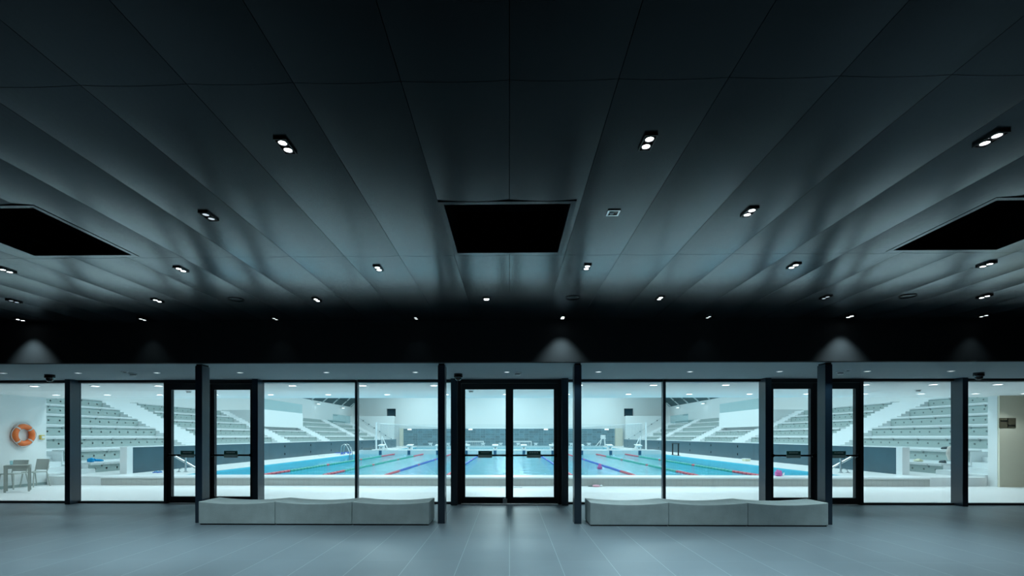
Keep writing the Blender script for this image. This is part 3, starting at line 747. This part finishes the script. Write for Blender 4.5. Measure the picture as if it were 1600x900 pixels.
# emergency lamps along the top of the dark band
for px, l in ((640, 'first from left'), (735, 'second from left'), (853, 'third from left'), (948, 'fourth from left')):
    t = thing('emergency_light', f'small white emergency light above the dark far wall, {l}', 'emergency light', (PX(px, 61.8), 61.9, 2.38))
    box(-.28, .28, -.10, 0, -.10, .10).build('casing', 'white_steel', t); box(-.24, .24, -.115, -.10, -.08, .06).build('lens', 'exit_lens', t)

# ------------------------------------------------------------------ pool furniture along the sides
def stair_rail(s, lab):
    x = s * 11.45
    t = thing('pool_handrail', lab, 'handrail', (x, 16.9, DZ))
    c = 'steel'
    arch = [(0, 0, 0), (0, 0, .62)] + [(s * -.10 * (1 - math.cos(a)), 0, .62 + .10 * math.sin(a)) for a in [i * PI / 8 for i in range(1, 9)]] + [(s * -.20, 0, .55)]
    MB().tube(arch, .035, 10).build('post', c, t, smooth=True)
    MB().tube([(s * .55, .1, .60), (s * -.45, .1, .05), (s * -.52, .1, 0)], .04, 10).build('sloping_rail', c, t, smooth=True)
    MB().tube([(s * .25, 0, 0), (s * .22, 0, .10), (s * .1, 0, .14), (0, 0, .12)], .02, 8).build('foot_loop', c, t, smooth=True)
    for p in ((0, 0), (s * .25, 0), (s * -.52, .1)):
        m = MB(); m.lathe([(.07, 0), (.07, .015), (.045, .02)], (p[0], p[1], 0), 16); m.build('base_flange', c, t)
stair_rail(-1, 'stainless stair handrail at the near left pool corner behind the left doors')
stair_rail(1, 'stainless stair handrail at the near right pool corner behind the right doors')
t = thing('pool_ladder', 'stainless pool ladder with two hooped rails at the left pool side', 'ladder', (-PW, 32.0, DZ))
for y in (0, .55):
    pts = [(-.55, y, 0), (-.52, y, .45), (-.45, y, .66), (-.3, y, .74), (-.15, y, .66), (.06, y, .2), (.08, y, -.5)]
    MB().tube(pts, .03, 8).build('hoop_rail', 'steel', t, smooth=True)
for z in (-.15, -.4): MB().tube([(.08, 0, z), (.08, .55, z)], .025, 8).build('rung', 'steel', t)
t = thing('pool_ladder', 'dark square-topped ladder frame at the right pool side', 'ladder', (PW + .15, 31.3, DZ))
m = MB()
for y in (0, 1.1):
    box(0, .07, y, y + .07, 0, .80).build('upright', 'frame_black', t)
box(0, .07, -.05, 1.22, .74, .80).build('crossbar', 'frame_black', t); box(-.05, .12, -.1, 1.27, 0, .02).build('base_plate', 'frame_black', t)
t = thing('float_board', 'long low white board with blue pads on the left pool deck', 'board', (-11.6, 29.6, DZ))
box(-.2, .2, 0, 5.0, 0, .10).build('board', 'white_steel', t)
for y in (2.9, 4.2): box(-.22, .22, y, y + .8, .02, .13).build('pad', 'blue_float', t)
t = thing('step_box', 'small white box on the right pool deck against the navy partition', 'box', (11.95, 24.6, DZ))
box(-.13, .13, -.17, .17, 0, .11).build('body', 'pale_yellow', t, bevel=.01); box(-.15, .15, -.19, .19, .11, .135).build('lid', 'white_steel', t, bevel=.008)
t = thing('dark_bollard', 'small dark fitting on the bulkhead by the left pool side', 'fitting', (-10.2, BY0 + .3, .525))
box(-.3, .3, 0, .12, 0, .05).build('base', 'hole_dark', t); MB().tube([(-.25, .06, .05), (-.25, .06, .12), (.25, .06, .12), (.25, .06, .05)], .025, 8).build('handle', 'hole_dark', t)

# ------------------------------------------------------------------ loose things
# lifebuoy on the white side wall
t = thing('lifebuoy', 'orange ring lifebuoy hanging on the white wall behind the left pane', 'lifebuoy', (-14.735, 14.34, 1.57))
N = 48; R, r = .258, .078
ring = [(.075, R * math.cos(2 * PI * i / N), R * math.sin(2 * PI * i / N)) for i in range(N)]
MB().tube(ring, r, 14, closed=True).build('ring', 'orange_vinyl', t, smooth=True)
for a in (45, 135, 225, 315):
    a = math.radians(a); pts = []
    b0, b1 = a - .07, a + .07
    MB().tube([(.075, R * math.cos(q), R * math.sin(q)) for q in (b0, a, b1)], r + .006, 14).build('strap', 'strap_grey', t, smooth=True)
rp = [(.09, (R + r + .02 + .02 * math.cos(4 * q)) * math.cos(q), (R + r + .02 + .02 * math.cos(4 * q)) * math.sin(q)) for q in [2 * PI * i / 64 for i in range(64)]]
MB().tube(rp, .009, 6, closed=True).build('grab_rope', 'strap_grey', t)
box(-.0145, .06, -.04, .04, R - .03, R + .06).build('hook', 'steel', t)
t = thing('call_point', 'small yellow and white call point on the white wall right of the orange ring', 'call point', (-14.75, 14.98, 1.50))
box(0, .05, -.07, .07, -.07, .07).build('casing', 'yellow_plastic', t, bevel=.006); box(.05, .056, -.035, .055, -.04, .045).build('glass_plate', 'white_paint', t)
t = thing('wall_notice', 'framed notice on the white wall at the far left edge behind the glass', 'notice', (-14.75, 13.52, 1.55))
box(0, .025, -.15, .15, -.19, .19).build('frame', 'hole_dark', t); box(.025, .03, -.12, .12, -.16, .16).build('sheet', 'strap_grey', t)
# plaques
t = thing('wall_plaque', 'brown plaque on the beige wall with a dark bar near its top', 'plaque', (PX(1567.5, 14.8), 14.8, PZ(661, 14.8, 1567)))
box(-.13, .13, -.015, 0, -.15, .15).build('plate', 'plaque_brown', t)
m = MB(); m.prism([(-.10, .04), (.10, .04), (.10, .085), (.06, .08), (.05, .065), (0, .085), (-.05, .07), (-.10, .085)], -.019, -.015); m.build('dark_mark', 'plaque_black', t)
for k in range(4): box(-.11 + k * .055, -.08 + k * .055, -.018, -.015, .10, .125).build('lettering', 'plaque_pale', t)
t = thing('wall_plaque', 'brown plaque on the beige wall with a dark bar near its bottom', 'plaque', (PX(1579.8, 14.8), 14.8, PZ(661, 14.8, 1567)))
box(-.125, .125, -.015, 0, -.15, .15).build('plate', 'plaque_brown', t)
m = MB(); m.prism([(-.11, -.10), (.11, -.10), (.11, -.055), (.07, -.045), (.04, -.06), (0, -.045), (-.05, -.06), (-.11, -.045)], -.019, -.015); m.build('dark_mark', 'plaque_black', t)
# table and chairs
t = thing('cafe_table', 'square grey table with slim legs behind the left pane', 'table', (-13.70, 13.24, 0), math.radians(42))
box(-.26, .26, -.26, .26, .705, .735).build('tabletop', 'table_grey', t, bevel=.004)
for sx in (-1, 1):
    for sy in (-1, 1): box(sx * .235 - .022, sx * .235 + .022, sy * .235 - .022, sy * .235 + .022, 0, .705).build('leg', 'table_grey', t)
m = MB().box(-.235, .235, -.245, -.225, .64, .705).box(-.235, .235, .225, .245, .64, .705).box(-.245, -.225, -.235, .235, .64, .705).box(.225, .245, -.235, .235, .64, .705); m.build('apron', 'table_grey', t)
t2 = thing('water_glass', 'small pale glass standing on the grey table', 'glass', (-13.83, 13.19, .735))
m = MB(); m.lathe([(.03, 0), (.036, .12), (.033, .12), (.028, .01)], (0, 0, 0), 16); m.build('cup', 'balustrade_glass', t2, smooth=True)
def chair(loc, rz, lab):
    t = thing('plastic_chair', lab, 'chair', loc, rz, group='grey chairs at the table')
    box(-.21, .21, -.20, .20, .43, .46).build('seat', 'chair_grey', t, bevel=.01)
    m = MB(); N = 10; pts = []
    for i in range(N + 1):
        f = -1 + 2 * i / N; pts.append((f * .215, .20 + .04 * (1 - f * f)))
    for i in range(N):
        (xa, ya), (xb, yb) = pts[i], pts[i + 1]
        m.add([(xa, ya, .50), (xb, yb, .50), (xb, yb + .06, .83), (xa, ya + .06, .83), (xa, ya + .02, .50), (xb, yb + .02, .50), (xb, yb + .08, .83), (xa, ya + .08, .83)],
              [(0, 1, 2, 3), (4, 5, 6, 7), (0, 1, 5, 4), (3, 2, 6, 7), (0, 3, 7, 4), (1, 2, 6, 5)])
    m.build('backrest', 'chair_grey', t)
    for sx in (-1, 1):
        MB().tube([(sx * .18, -.17, .44), (sx * .22, -.22, 0)], .017, 8).build('leg', 'chair_grey', t)
        MB().tube([(sx * .205, .255, .62), (sx * .20, .19, .44), (sx * .23, .27, 0)], .017, 8).build('leg', 'chair_grey', t)
chair((-14.45, 13.82, 0), math.radians(4), 'grey plastic chair directly behind the table')
chair((-14.46, 14.47, 0), math.radians(-4), 'grey plastic chair beyond the table, nearest the stand stairs')
# blue towel and goggles on the bottom left bench
def crumple(name, loc, size, mat, lab, cat, seed=1, rz=0):
    rnd = random.Random(seed); bm = bmesh.new(); bmesh.ops.create_icosphere(bm, subdivisions=3, radius=1)
    for v in bm.verts:
        k = 1 + .18 * math.sin(v.co.x * 5 + seed) * math.cos(v.co.y * 4 + 2 * seed) + .10 * math.sin(9 * v.co.z + 3 * v.co.x) + rnd.uniform(-.03, .03)
        v.co = Vector((v.co.x * size[0] * k, v.co.y * size[1] * k, max(v.co.z * k, -.55) * size[2] + size[2] * .55))
    me = bpy.data.meshes.new(name); bm.to_mesh(me); bm.free(); me.materials.append(M[mat])
    for p in me.polygons: p.use_smooth = True
    o = bpy.data.objects.new(name, me); COL.objects.link(o); o.location = loc; o.rotation_euler[2] = rz
    if lab: tag(o, lab, cat)
    return o
tb = crumple('towel', (-14.60, 16.62, Z0 + .012), (.11, .10, .09), 'towel_blue', 'crumpled bright blue towel on the bottom bench of the left stand', 'towel', 2)
m = MB(); m.tube([(.05, .06, .07), (-.02, .16, .06), (.04, .25, .05), (.08, .34, .04), (.10, .40, .03)], [.055, .05, .045, .04, .02], 10); o = m.build('trailing_corner', 'towel_blue', tb, smooth=True)
t = thing('flip_flops', 'pair of blue sandals on the pool deck before the navy partition at left', 'sandals', (-12.2, 16.55, DZ))
for x in (-.07, .07):
    m = MB(); pr = [(x + .05 * math.cos(a) * (1 if math.sin(a) > 0 else .8), .13 * math.sin(a)) for a in [i * PI / 8 for i in range(16)]]
    m.prism(pr, 0, .025, 'Z'); o = m.build('sole', 'blue_float', t)
    MB().tube([(x - .05, .0, .02), (x - .02, .05, .06), (x, .09, .03), (x + .02, .05, .06), (x + .05, 0, .02)], .012, 6).build('strap', 'towel_blue', o)
crumple('snack_wrapper', (14.6, 17.5, Z0 + .01), (.10, .14, .06), 'pale_yellow', 'pale yellow crumpled bundle on the bottom bench of the right stand', 'bundle', 5)
t = thing('towel', 'pale towel draped over the second bench of the right stand beside the outer right post', 'towel', (X0 + RUN - .10, 16.93, Z0 + RISE + .04))
m = MB(); m.tube([(.25, 0, .03), (.08, 0, .06), (-.03, 0, .02), (-.06, .02, -.18), (-.05, -.02, -.40)], [.03, .06, .07, .065, .04], 12); m.build('fold', 'towel_pale', t, smooth=True)
t = thing('shoe', 'dark shoe on the bottom bench of the right stand below the pale towel', 'shoe', (X0 + .22, 16.62, Z0 + .002), math.radians(80))
def shoe_mesh(t):
    m = MB(); m.tube([(-.15, 0, .03), (-.10, 0, .055), (0, 0, .05), (.10, 0, .04), (.15, 0, .03)], [.025, .05, .045, .04, .02], 12); o = m.build('upper', 'shoe_dark', t, smooth=True)
    m = MB(); m.prism([(-.16, -.03), (.10, -.045), (.16, 0), (.10, .045), (-.16, .03)], 0, .018, 'Z'); m.build('sole', 'bracket_grey', t)
shoe_mesh(t)
t = thing('shoe', 'dark shoe on top of the second bench of the right stand beside the pale towel', 'shoe', (X0 + RUN + .05, 17.3, Z0 + RISE + .002), math.radians(95)); shoe_mesh(t)
# pink things
t = thing('pink_buoy', 'small pink buoy floating beside the blue lane rope', 'buoy', (PX(937, 19.5), 19.5, WZ - .03))
m = MB(); m.lathe([(.03, 0), (.09, .02), (.10, .08), (.075, .14), (.045, .19), (.03, .23), (.005, .25)], (0, 0, 0), 20); m.build('body', 'pink_plastic', t, smooth=True)
m = MB(); m.lathe([(.102, .045), (.106, .055), (.102, .065)], (0, 0, 0), 20); m.build('waist_ring', 'red_float', t, smooth=True)
t = crumple('swim_bag', (8.50, 15.42, DZ + .01), (.11, .09, .12), 'pink_plastic', 'rounded pink bag at the near right corner of the pool rim', 'bag', 3)
m = MB(); m.tube([(.12, -.03, .02), (.17, 0, .05), (.19, .02, .09), (.17, .04, .04)], .02, 8); m.build('drawstring', 'white_steel', t, smooth=True)
t = thing('pink_float', 'flat pink and white toy lying on the pale floor against the tiled pool edge', 'float', (PX(931, 14.75), 14.72, 0))
m = MB(); m.lathe([(.10, 0), (.12, .02), (.10, .05), (.03, .06)], (0, 0, 0), 18); m.build('body', 'pale_pink', t, smooth=True)
m = MB(); m.lathe([(.04, 0), (.05, .03), (.01, .06)], (.16, 0, 0), 14); m.build('ball', 'white_steel', t, smooth=True)
m = MB(); m.tube([(-.10, 0, .02), (-.24, .02, .012)], [.02, .01], 8); m.build('tail', 'hole_dark', t)
t = thing('floor_drain', 'slim grey slot drain in the pale floor behind the middle doors', 'drain', (PX(809, 14.45), 14.4, 0))
box(-.12, .12, -.03, .03, 0, .006).build('grate', 'hole_dark', t); box(-.13, .13, -.04, .04, 0, .003).build('surround', 'steel', t)

# ------------------------------------------------------------------ world, camera, colour
wd = bpy.data.worlds.new('night'); scene.world = wd; wd.use_nodes = True
wd.node_tree.nodes['Background'].inputs[0].default_value = (.01, .015, .02, 1); wd.node_tree.nodes['Background'].inputs[1].default_value = .2
cam = bpy.data.cameras.new('camera'); co = bpy.data.objects.new('camera', cam); COL.objects.link(co)
cam.sensor_width = 36; cam.lens = F / 1600 * 36; cam.shift_x = 16.5 / 1600; cam.shift_y = 231 / 1600; cam.clip_end = 200; cam.clip_start = .05
co.location = (0, 0, EYE); co.rotation_euler = (PI / 2, 0, TH); scene.camera = co
vs = scene.view_settings; vs.view_transform = 'Standard'; vs.look = 'None'; vs.gamma = 1; vs.exposure = 0.0; vs.use_curve_mapping = False
cy = scene.cycles; cy.use_denoising = True; cy.max_bounces = 10; cy.diffuse_bounces = 5; cy.glossy_bounces = 5; cy.transparent_max_bounces = 16
cy.caustics_reflective = False; cy.caustics_refractive = False; cy.sample_clamp_indirect = 4.0
